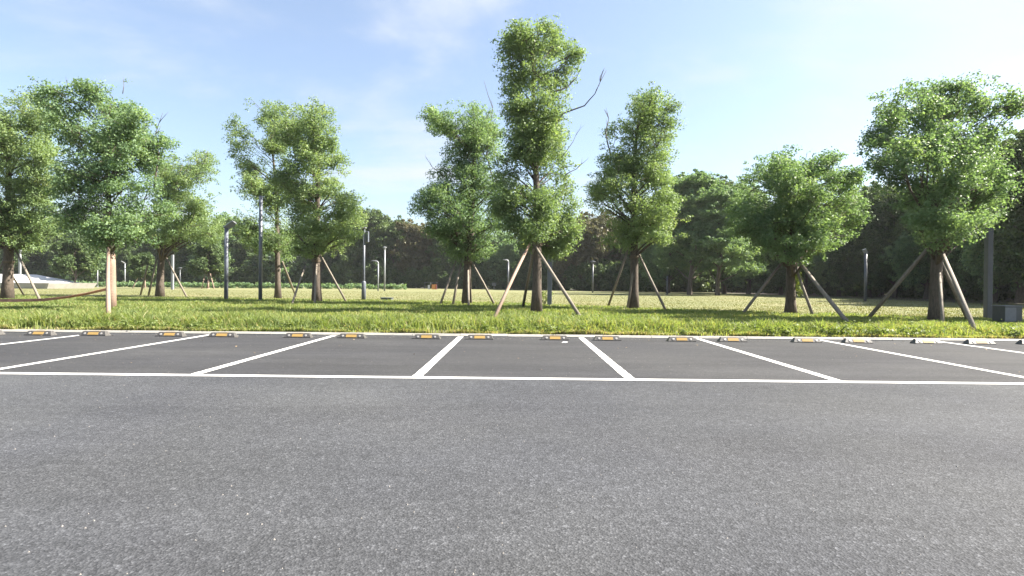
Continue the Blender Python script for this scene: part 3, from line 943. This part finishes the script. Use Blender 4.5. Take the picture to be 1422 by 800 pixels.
# edge of the wood running along the right side of the lawn
edge = [(1480, 165, 28), (1418, 192, 33), (1385, 235, 36), (1340, 270, 40), (1290, 262, 43), (1245, 262, 47), (1208, 258, 50),
        (1165, 285, 53), (1120, 290, 57), (1085, 280, 61), (1040, 262, 62), (1005, 252, 66)]
for i, (px, ty, Y) in enumerate(edge):
    Y *= 1.12
    v = ('near0', 'near1', 'near0')[i % 3]
    wood_px(v, px, ty, Y, 'wood_tree', 'dark leafy tree in the wood edge along the sunny side of the lawn', G_R, BH[v])
wood_px('near2', 962, 242, 60, 'layered_tree', 'layered pale green tree standing out at the corner of the dark wood', None, BH['near2'])
wood_px('near2', 1000, 262, 57, 'layered_tree', 'layered tree beside the tallest pale one at the corner of the wood', None, BH['near2'])
wood_px('near1', 930, 268, 74, 'wood_tree', 'dark leafy tree in the wood edge along the sunny side of the lawn', G_R, BH['near1'])
# rows behind the edge close the wood
for k in range(26):
    t = k / 25
    y0 = 27 + t * 50
    v = random.choice(('near0', 'near1'))
    plant(v, 45 + random.uniform(-2, 4) + 0.02 * y0, y0 + random.uniform(-1, 1), random.uniform(0.82, 0.98), 'wood_tree', 'tree deep in the wood behind its sunny side edge', 'trees deep in the wood', 1.0)
for k in range(24):
    y0 = 26 + k * 2.6
    plant('bush', 49 + random.uniform(-2.5, 2.5), y0, random.uniform(1.1, 1.6), 'undergrowth_shrub', 'tall dark shrub deep in the wood behind its edge', 'shrubs deep in the wood', 1.0, 'shrub')
for k in range(24):
    y0 = 24 + k * 2.6
    plant('bush', 40 + random.uniform(-1.5, 1.5) - 0.02 * y0, y0, random.uniform(0.8, 1.25), 'undergrowth_shrub', 'dark shrub under the trees of the wood edge', 'shrubs under the wood edge', 1.0, 'shrub')

for k in range(18):
    plant('bush', 20 + k * 2.2, 88 + random.uniform(-3, 3), random.uniform(1.4, 2.0), 'undergrowth_shrub', 'tall dark shrub closing the corner of the wood', 'shrubs at the corner of the wood', 1.0, 'shrub')
for k in range(9):
    plant(random.choice(('near0', 'near1')), 24 + k * 4.2, 94 + random.uniform(-3, 3), random.uniform(1.0, 1.25), 'wood_tree', 'tree deep in the wood behind its sunny side edge', 'trees deep in the wood', 1.0)
# leaf litter under the wood, with the shade put into its dark colour
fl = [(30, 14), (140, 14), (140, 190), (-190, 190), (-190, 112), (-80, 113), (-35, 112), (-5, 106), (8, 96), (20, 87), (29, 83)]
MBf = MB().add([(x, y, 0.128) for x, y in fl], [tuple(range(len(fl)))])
tag(MBf.build('forest_floor', M['litter'], None), 'leaf litter under the trees of the wood, shade put into its dark colour', kind='structure')
# the far wood across the back
skyline = [(-60, 318), (-10, 318), (35, 306), (80, 300), (125, 302), (165, 314), (205, 318), (250, 314), (292, 318), (318, 300), (350, 318), (400, 320), (450, 318), (492, 296), (520, 290), (548, 306), (575, 312), (600, 316), (628, 312), (660, 318), (700, 322), (735, 316), (775, 310), (806, 302), (835, 300), (870, 306), (905, 300), (945, 290)]
for i, (px, ty) in enumerate(skyline):
    Y = np.interp(px, [-60, 450, 700, 820, 950], [118, 122, 112, 96, 90]) + random.uniform(-3, 3)
    if px in (575, 600, 806, 835):
        wood_px('far2', px, ty, Y, 'brown_tree', 'reddish brown crowned tree in the far wood behind the litter bins' if px < 700 else 'reddish brown crowned tree in the far wood past the slim lantern lamp', 'brown crowned trees of the far wood', BH['far2'])
        continue
    v = random.choice(('far0', 'far1', 'far3'))
    wood_px(v, px, ty, Y, 'wood_tree', 'green tree in the dark wood across the back of the lawn', G_B, BH[v])
for i in range(34):
    px = -90 + i * 32 + random.uniform(-10, 10)
    Y = np.interp(px, [-60, 450, 700, 820, 950], [126, 130, 121, 107, 100]) + random.uniform(-2, 4)
    v = random.choice(('far0', 'far1'))
    wood_px(v, px, np.interp(px, [q[0] for q in skyline], [q[1] for q in skyline]) + random.uniform(8, 26), Y, 'wood_tree', 'green tree of the second row in the far wood', 'second row of the far wood', BH[v])
for i in range(44):
    px = -80 + i * 24 + random.uniform(-6, 6)
    Y = np.interp(px, [-60, 450, 700, 820, 950], [115, 119, 109, 93, 84])
    p = at(px, 390, Y)
    plant('bush', p.x, Y, random.uniform(1.0, 1.7), 'undergrowth_shrub', 'dark shrub along the foot of the far wood', 'shrubs at the foot of the far wood', 1.0, 'shrub')

# small free trees on the lawn's far side
wood_px('small', 105, 330, 70, 'young_lawn_tree', 'small rounded tree on the lawn beside the low white ramp', None, 5.0)
wood_px('small', 290, 335, 78, 'young_lawn_tree', 'small propped tree on the far side of the lawn near the bent head lamp', None, 5.0)
wood_px('small', 200, 352, 74, 'young_lawn_tree', 'small propped tree at the low hedge behind the rounded tree', None, 5.0)

# ------------------------------------------------------------------ hedge, shrub by the post
rng = np.random.default_rng(55); random.seed(55)
hx0, hx1 = on_ground(62, 397.5), on_ground(560, 401.5)
hc = []
for k in range(900):
    t = rng.random()
    p = Vector((0, 88, 0)); p.x = -76 + t * 58
    hc.append((p.x, 88 + rng.uniform(-0.5, 0.5), rng.uniform(0.15, 0.75)))
hr = tag(empty('low_hedge', (-47, 88, 0.1)), 'low clipped hedge along the far edge of the lawn', 'hedge')
me = leaf_cloud(np.array(hc) - np.array([-47, 88, 0.0]), np.full(900, 0.4), 16, 0.26, 'foliage')
link('foliage', me, M['leaf_cool'], hr)
st = MB()
for k in range(40):
    xx = -28 + k * 1.42
    st.tube([(xx, 0, -0.15), (xx + 0.1, 0.05, 0.55)], [0.03, 0.015], 5)
st.build('stems', M['bark'], hr)

b = on_ground(757, 424, 0.12)
sr = tag(empty('shrub', b), 'small yellow green shrub at the foot of the post behind the tallest tree', 'shrub')
cc = np.array([(rng.normal(0, 0.16), rng.normal(0, 0.12), z) for z in np.linspace(0.15, 0.62, 16)])
link('foliage', leaf_cloud(cc, np.full(16, 0.14), 26, 0.085, 'foliage'), M['leaf_bright'], sr)
sm = MB()
for k in range(5):
    sm.tube([(0, 0, -0.05), (rng.normal(0, 0.1), rng.normal(0, 0.08), 0.5)], [0.012, 0.006], 5)
sm.build('stems', M['bark'], sr)
# shoots on the flat topped tree's trunk
_, tb8, _p = TREES['T8']
shoot = np.array([(0.2 + rng.normal(0, 0.05), -0.12 + rng.normal(0, 0.08), z) for z in np.linspace(0.7, 1.5, 14)])
link('trunk_shoots', leaf_cloud(shoot, np.full(14, 0.11), 18, 0.085, 'trunk_shoots'), M['leaf_bright'], TREES['T8'][0])

# leafy weeds along the kerb
wx = rng.uniform(-15, 15, 700); wy = 11.66 + rng.random(700) ** 2 * 1.6
sel = (wob(wx, wy, 0.9, 4.0) + rng.normal(0, 0.3, 700) > 0.0) & (soil_patch(wx, wy) < 0.2)
wx, wy = wx[sel], wy[sel]
wc = np.stack([wx, wy, ground_z(wx, wy) + rng.uniform(0.06, 0.16, len(wx))], 1)
wme = leaf_cloud(wc, rng.uniform(0.08, 0.17, len(wx)), 34, 0.062, 'kerb_weeds', flat=0.8)
tag(link('kerb_weeds', wme, M['leaf_bright']), 'leafy weeds crowding the front of the grass verge at the kerb', 'weeds', kind='stuff')

# ------------------------------------------------------------------ wheel stops
STOP_PX = [53, 127, 234, 307.5, 412, 487, 592, 666, 771, 844, 947, 1019, 1122, 1193, 1290, 1364]


def stop_meshes():
    d0, d1 = 0.0, 0.15
    b = MB()
    L0, L1, hh = 0.275, 0.225, 0.088
    r0 = [(-L0, d0, 0), (L0, d0, 0), (L0, d1, 0), (-L0, d1, 0)]
    r1 = [(-L0 + 0.004, d0, 0.014), (L0 - 0.004, d0, 0.014), (L0 - 0.004, d1, 0.014), (-L0 + 0.004, d1, 0.014)]
    r2 = [(-L1 - 0.008, d0 + 0.044, hh - 0.012), (L1 + 0.008, d0 + 0.044, hh - 0.012), (L1 + 0.008, d1 - 0.03, hh - 0.012), (-L1 - 0.008, d1 - 0.03, hh - 0.012)]
    r3 = [(-L1, d0 + 0.056, hh), (L1, d0 + 0.056, hh), (L1, d1 - 0.042, hh), (-L1, d1 - 0.042, hh)]
    b.loft([r0, r1, r2, r3])
    f = (Vector((0, 0.044, hh - 0.012)) - Vector((0, 0.0, 0.014)))
    nrm = Vector((0, -f.z, f.y)).normalized()

    def plate(x0, x1, t0, t1, th):
        q = MB()
        a = Vector((0, 0, 0.014)) + f * t0; c = Vector((0, 0, 0.014)) + f * t1
        ring = lambda x: [Vector((x, 0, 0)) + a - nrm * 0.002, Vector((x, 0, 0)) + a + nrm * th, Vector((x, 0, 0)) + c + nrm * th, Vector((x, 0, 0)) + c - nrm * 0.002]
        q.loft([ring(x0), ring(x1)])
        return q
    yp = plate(-0.105, 0.105, 0.12, 0.9, 0.004)
    tp = MB().box((0, 0.082, hh + 0.0015), (0.19, 0.038, 0.005))

    def bolt(x):
        q = MB()
        c = Vector((x, 0, 0.014)) + f * 0.5
        u, v = Vector((1, 0, 0)), f.normalized()
        ring = lambda off, r: [c + nrm * off + u * math.cos(2 * math.pi * k / 10) * r + v * math.sin(2 * math.pi * k / 10) * r for k in range(10)]
        q.loft([ring(-0.002, 0.024), ring(0.005, 0.024), ring(0.007, 0.017)])
        return q
    out = []
    for nm, q, m in (('body', b, 'rubber'), ('reflector_panel', yp, 'yellow'), ('top_panel', tp, 'yellow'), ('bolt_cover', bolt(-0.17), 'silver'), ('bolt_cover', bolt(0.17), 'silver')):
        me = bpy.data.meshes.new(nm); me.from_pydata(q.v, [], q.f); me.materials.append(M[m])
        out.append((nm, me))
    return out


SM = stop_meshes()
random.seed(9)
STOP_Y = 10.84
all_x = [at(px, 472, STOP_Y).x for px in STOP_PX]
all_x = [all_x[0] - 1.07, all_x[0] - 2.55] + all_x + [all_x[-1] + 1.07]
ORD = ['', 'first', 'second', 'third', 'fourth', 'fifth', 'sixth', 'seventh', 'eighth', 'ninth', 'tenth', 'eleventh']
for i, x in enumerate(all_x):
    k = i - 10
    lab = ('wheel stop with the white paper scrap lying in front of it' if k == 0 else
           '%s wheel stop from the paper scrap, counting towards %s' % (ORD[abs(k)], 'the dark square post' if k > 0 else 'the white ramp'))
    r = tag(empty('wheel_stop', (x, STOP_Y + random.uniform(-0.02, 0.02), 0.0)), lab, 'wheel stop', 'wheel stops in front of the kerb')
    r.rotation_euler = (0, 0, random.uniform(-0.03, 0.03))
    for nm, me in SM:
        link(nm, me, None, r)

# ------------------------------------------------------------------ posts and lamps


def post(name, label, base_px, base_py, top_py, wpx, mat, shape='round', parts=None, z=0.1, group=None, Y=None):
    b = on_ground(base_px, base_py, z) if Y is None else at(base_px, base_py, Y)
    if Y is not None: b.z = z
    H = at(base_px, top_py, b.y).z - b.z
    w = wpx * b.y / F_PX
    root = tag(empty(name, b), label, 'lamp post' if 'lamp' in name else 'post', group)
    if shape == 'square':
        MB().box((0, 0, H / 2 - 0.1), (w, w, H + 0.2)).build('pole', M[mat], root, bevel=0.01)
        MB().box((0, 0, H + 0.012), (w * 1.06, w * 1.06, 0.03)).build('cap', M[mat], root)
    else:
        MB().tube([(0, 0, -0.2), (0, 0, H)], [w / 2, w / 2 * 0.92], 14).build('pole', M[mat], root, smooth=True)
    if parts: parts(root, H, w, mat)
    return root


def head_bent(dx, dz, ln, wd, mat2):
    def f(root, H, w, mat):
        d = Vector((dx, 0, dz)).normalized(); n = Vector((-d.z, 0, d.x))
        d = (d + Vector((0, -0.25, 0))).normalized()
        n = (Vector((0, 0.75, 1)) - d * d.dot(Vector((0, 0.75, 1)))).normalized(); m_ = d.cross(n)
        ring = lambda p, s: [p + n * 0.04 - m_ * s, p + n * 0.04 + m_ * s, p - n * 0.04 + m_ * s, p - n * 0.04 - m_ * s]
        p0 = Vector((-d.x * w * 0.3, 0, H - d.z * w * 0.3 + 0.01))
        MB().loft([ring(p0, wd * 0.9), ring(p0 + d * ln * 0.5, wd), ring(p0 + d * ln, wd * 0.85)]).build('lamp_head', M[mat2], root)
    return f


def head_hook(sgn, r, mat2):
    def f(root, H, w, mat):
        pts = [(0, 0, H - 0.05)] + [(sgn * r * (1 - math.cos(a)), 0, H + r * math.sin(a)) for a in (0.3, 0.7, 1.1)] + [(sgn * r * 2.0, 0, H + r * 1.2)]
        MB().tube(pts, [w * 0.45] * 3 + [w * 0.5, w * 0.42], 10).build('lamp_arm', M[mat2], root, smooth=True)
        MB().box((sgn * r * 2.1, 0, H + r * 1.17), (r * 1.3, w * 1.2, w * 0.5)).build('lamp_head', M[mat2], root, bevel=0.01)
    return f


def head_lantern(s, mat2):
    def f(root, H, w, mat):
        MB().loft([[(math.cos(a) * r, math.sin(a) * r, H + z) for a in [k * math.pi / 4 for k in range(8)]] for r, z in ((w * 0.6, -0.05), (s * 0.5, 0.08), (s * 0.55, 0.3 * s + 0.1))]).build('lantern', M[mat2], root)
        MB().loft([[(math.cos(a) * r, math.sin(a) * r, H + 0.3 * s + 0.1 + z) for a in [k * math.pi / 4 for k in range(8)]] for r, z in ((s * 0.9, 0.002), (s * 0.85, 0.06), (s * 0.2, 0.12))]).build('lantern_cap', M[mat], root)
    return f


def head_box(root, H, w, mat):
    MB().box((w * 1.3, 0, H - 0.42), (0.16, 0.2, 0.58)).build('control_box', M['post_dark'], root, bevel=0.02)
    MB().box((-0.1, 0, H + 0.06), (0.42, 0.2, 0.07)).build('lamp_head', M['post_pale'], root, bevel=0.02)
    MB().tube([(0, 0, -0.1), (0, 0, 1.05), (0, 0, 1.12)], [w * 0.9, w * 0.86, w * 0.55], 14).build('base_sleeve', M[mat], root, smooth=True)


def collar(root, H, w, mat):
    MB().tube([(0, 0, -0.05), (0, 0, 0.06), (0, 0, 0.1)], [w * 0.95, w * 0.9, w * 0.55], 14).build('base_collar', M[mat], root, smooth=True)


post('street_lamp', 'dark grey lamp post with a pale flat head bent upward', 314, 417, 317, 5.6, 'post_dark', 'round', head_bent(0.85, 0.50, 0.68, 0.15, 'post_pale'), Y=29)
post('tall_post', 'tall plain grey post rising into the crown of the narrow tree', 361.5, 414, 272, 5.0, 'post_dark', 'round', collar, Y=28.5)
post('street_lamp', 'thin dark lamp post with a small box below its head', 505, 419, 318, 3.4, 'post_dark', 'round', head_box)
post('street_lamp', 'pale thin lamp post with a hooked top, beside a taller straight one', 525, 404.5, 366, 2.0, 'post_pale', 'round', head_hook(-1, 0.3, 'post_pale'))
post('tall_post', 'pale straight mast before the far wood beside a hooked lamp', 534, 404.5, 346, 2.3, 'post_pale', 'round', head_lantern(0.3, 'post_pale'))
post('street_lamp', 'grey hooked lamp post before the wood, seen between the propped trees', 705.5, 404, 364, 2.6, 'post_mid', 'round', head_hook(-1, 0.3, 'post_pale'))
post('street_lamp', 'slim blue grey lamp post with lantern head before the wood beside the tallest tree', 823, 407, 366, 2.2, 'post_mid', 'round', head_lantern(0.38, 'post_mid'))
post('low_post', 'short blue grey post at the foot of the layered trees', 926.5, 409.5, 383, 2.2, 'post_mid', 'round', collar)
post('street_lamp', 'blue grey lamp post with bent head standing in the shade of the wood', 1201.5, 419, 352, 4.0, 'post_mid', 'round', head_bent(-0.5, 0.8, 0.4, 0.13, 'post_pale'))
post('square_post', 'thick dark square post beside the broad crowned tree', 1371.5, 443, 306, 7.0, 'post_char', 'square', None)
post('square_post', 'dark grey square post hidden behind the tallest tree', 763, 426, 345, 6.0, 'post_dark', 'square', None)
post('tall_post', 'pale grey square post behind the low white ramp', 27.5, 402, 346, 2.6, 'post_pale', 'square', None, Y=76)
post('street_lamp', 'small pale lamp post with split head beyond the low hedge', 173.5, 394, 366, 1.7, 'post_pale', 'round', head_bent(-0.7, 0.5, 0.75, 0.15, 'post_pale'), Y=96)
post('tall_post', 'pale square post behind the rounded tree near the hedge', 239.5, 400, 354, 2.8, 'post_pale', 'square', None, Y=66)
post('street_lamp', 'small dark lamp post beyond the hedge by the pale square post', 250, 396, 374, 1.6, 'post_mid', 'round', head_lantern(0.4, 'post_mid'), Y=97)
post('low_post', 'thin pale post near the small rounded tree', 135.5, 394, 374, 1.4, 'post_pale', 'round', collar, Y=86)
post('low_post', 'short pale post at the small propped tree near the lamp', 289, 400, 388, 2.6, 'stake_pale', 'round', collar, Y=77)
# poles of the small lawn trees
random.seed(3)
for (bx_, by_, tx_, Yb, lab) in ((280, 397, 279 + 6, 76.5, 'thin pole propping the small tree near the bent head lamp'), (297.5, 399, 292, 76.0, 'pale pole on the sunny side of the small tree near the bent head lamp'),
                            (184, 396, 193, 73, 'thin pole propping the small tree at the hedge'), (202, 398, 201, 72.6, 'upright pole at the small tree by the hedge')):
    b = at(bx_, by_, Yb); b.z = 0.1
    t = at(tx_, 380 if bx_ > 250 else 382, Yb + 1)
    tag(MB().tube([b - (t - b) * 0.1, t], [0.07, 0.06], 7).build('tree_prop', M['stake_pale'], None, smooth=True, origin=b), lab, 'pole', STAKE_GROUP)

# low utility box at the right
b = on_ground(1407, 449, 0.11)
s = b.y / F_PX
root = tag(empty('utility_box', b), 'low dark grey metal box in the grass beside the square post', 'utility box')
w_, h_ = 24 * s, 23 * s
MB().box((0, 0.2, h_ / 2 - 0.03), (w_, 0.42, h_ + 0.06)).build('cabinet', M['post_char'], root, bevel=0.008)
MB().box((0, 0.2, h_ + 0.012), (w_ + 0.03, 0.46, 0.022)).build('lid', M['post_dark'], root, bevel=0.006)
MB().box((-w_ * 0.18, -0.015, h_ * 0.5), (w_ * 0.62, 0.012, h_ * 0.86)).build('door', M['post_dark'], root)

# low dark box on the lawn
b = on_ground(536, 418.2, 0.11)
s = b.y / F_PX
root = tag(empty('ground_box', b), 'low dark box lying on the lawn edge beside the box headed lamp', 'box')
MB().loft([[(-0.26, 0, -0.03), (0.26, 0, -0.03), (0.26, 0.45, -0.03), (-0.26, 0.45, -0.03)], [(-0.31, -0.02, 0.16), (0.31, -0.02, 0.16), (0.31, 0.47, 0.16), (-0.31, 0.47, 0.16)]]).build('body', M['post_dark'], root)
MB().box((0, 0.225, 0.178), (0.66, 0.53, 0.03)).build('lid', M['post_mid'], root, bevel=0.006)

# litter bins in a frame
b = at(598, 404, 96); b.z = 0.1
s = 96 / F_PX
root = tag(empty('litter_bins', b), 'pair of orange and white litter bins under a small dark roof', 'litter bin')
MB().box((0.55, 0, 0.42), (0.68, 0.5, 0.92)).build('bin', M['orange'], root, bevel=0.02)
MB().box((0.97, 0, 0.42), (0.12, 0.48, 0.92)).build('side_panel', M['dark_red'], root)
MB().box((-0.30, 0, 0.36), (0.34, 0.5, 0.80)).build('bin', M['white_panel'], root, bevel=0.02)
MB().box((0.0, -0.05, 1.02), (0.24, 0.2, 0.38)).build('middle_sign', M['post_pale'], root)
MB().box((0.0, 0, 1.24), (2.25, 0.7, 0.08)).build('roof', M['post_mid'], root)
for sx in (-1.05, 1.1):
    MB().box((sx, 0.1, 0.55), (0.08, 0.08, 1.3)).build('frame_post', M['post_mid'], root)
b = at(686, 404, 98); b.z = 0.1
root = tag(empty('notice_sign', b), 'tiny grey notice board on a stick before the far wood', 'sign')
MB().tube([(0, 0, -0.1), (0, 0, 0.75)], [0.05, 0.05], 8).build('stick', M['post_mid'], root)
MB().box((0, -0.06, 1.0), (0.75, 0.05, 0.55)).build('board', M['post_mid'], root)

# low white ramp at the far left
Yr = 64.0
root_p = at(20, 402, Yr); root_p.z = 0.1
root = tag(empty('concrete_ramp', root_p), 'low white concrete ramp with a grey side wall beyond the broad tree', 'ramp')


def rp(px, py, dy=0.0):
    p = at(px, py, Yr + dy) - root_p
    return p


lo = MB()
zb_ = -0.15
pl, pr = rp(-90, 392), rp(70, 393)
lo.loft([[Vector((x, y, zb_)) for x, y in ((pl.x, 0), (pr.x - 0.45, 0), (pr.x - 0.45, 7), (pl.x, 7))],
         [Vector((x, y, pr.z)) for x, y in ((pl.x, 0), (pr.x, -0.2), (pr.x, 7.2), (pl.x, 7.2))]])
lo.build('side_wall', M['grey_concrete'], root)
t0, t1, t2 = rp(-90, 381, 4), rp(31, 381, 4), rp(43, 391.5, 0.5)
up = MB()
up.loft([[Vector((pl.x, 0.25, pr.z - 0.02)), Vector((t2.x, 0.25, pr.z - 0.02)), Vector((t2.x + 1.2, 6.8, pr.z - 0.02)), Vector((pl.x, 6.8, pr.z - 0.02))],
         [Vector((pl.x, 3.4, t1.z)), Vector((t1.x, 3.4, t1.z)), Vector((t1.x, 6.0, t1.z)), Vector((pl.x, 6.0, t1.z))]])
up.build('sloping_slab', M['white_concrete'], root)

# ------------------------------------------------------------------ small litter on the asphalt
random.seed(12)
b = on_ground(784, 476, 0.004)
me_p = MB().add([(-0.06, -0.03, 0.004), (0.02, -0.04, 0.006), (0.07, 0.04, 0.012), (-0.01, 0.05, 0.02), (0, 0, 0.015)], [(0, 1, 4), (1, 2, 4), (2, 3, 4), (3, 0, 4)])
tag(me_p.build('paper_scrap', M['paper'], None, origin=(0, 0, 0)), 'crumpled white paper scrap on the asphalt below a wheel stop', 'litter')
bpy.data.objects['paper_scrap'].location = b
n = 900
y = rng.uniform(1.6, 11.3, n); x = rng.uniform(-1, 1, n) * (y * 1.0 + 0.5)
near_kerb = rng.random(n) < 0.35
y = np.where(near_kerb, rng.uniform(11.0, 11.42, n), y)
V, F = [], []
vv = []
for i in range(n):
    r = random.uniform(0.003, 0.0065) * (1.6 if near_kerb[i] else 1)
    o = len(vv)
    for k in range(5):
        a = 2 * math.pi * k / 5 + i
        vv.append((x[i] + math.cos(a) * r, y[i] + math.sin(a) * r * random.uniform(0.6, 1), 0.0))
    vv.append((x[i], y[i], r * 1.1))
    for k in range(5): F.append((o + k, o + (k + 1) % 5, o + 5))
lc = np.stack([rng.uniform(-11, 11, 110), 11.4 - rng.random(110) ** 2.2 * 4.6, np.full(110, 0.012)], 1)
fm = leaf_cloud(lc, np.full(110, 0.008), 1, 0.034, 'fallen_leaves', flat=0.2, up=4.0)
M['dry_leaf'] = simple('dry_leaf', (0.20, 0.145, 0.085), 0.8, 0.4, 30)
tag(link('fallen_leaves', fm, M['dry_leaf']), 'small dry leaves blown over the parking bays', 'leaf litter', kind='stuff')
tag(MB().add(vv, F).build('grit', M['mortar'], None), 'loose pale grit scattered on the asphalt', 'grit', kind='stuff')

# ------------------------------------------------------------------ haze volume, added to lift the dark tones
hz = bpy.data.materials.new('added_haze'); hz.use_nodes = True
nt = hz.node_tree; nt.nodes.clear()
o_ = nt.nodes.new('ShaderNodeOutputMaterial'); v_ = nt.nodes.new('ShaderNodeVolumePrincipled')
v_.inputs['Color'].default_value = (0.93, 0.96, 1.0, 1)
v_.inputs['Density'].default_value = 0.00022
v_.inputs['Anisotropy'].default_value = 0.2
nt.links.new(v_.outputs[0], o_.inputs['Volume'])
tag(MB().box((0, 0, 11.9), (8200, 8200, 26.2)).build('haze', hz, None), 'thin pale haze added over the lawn to lift the dark tones', 'haze', kind='stuff')
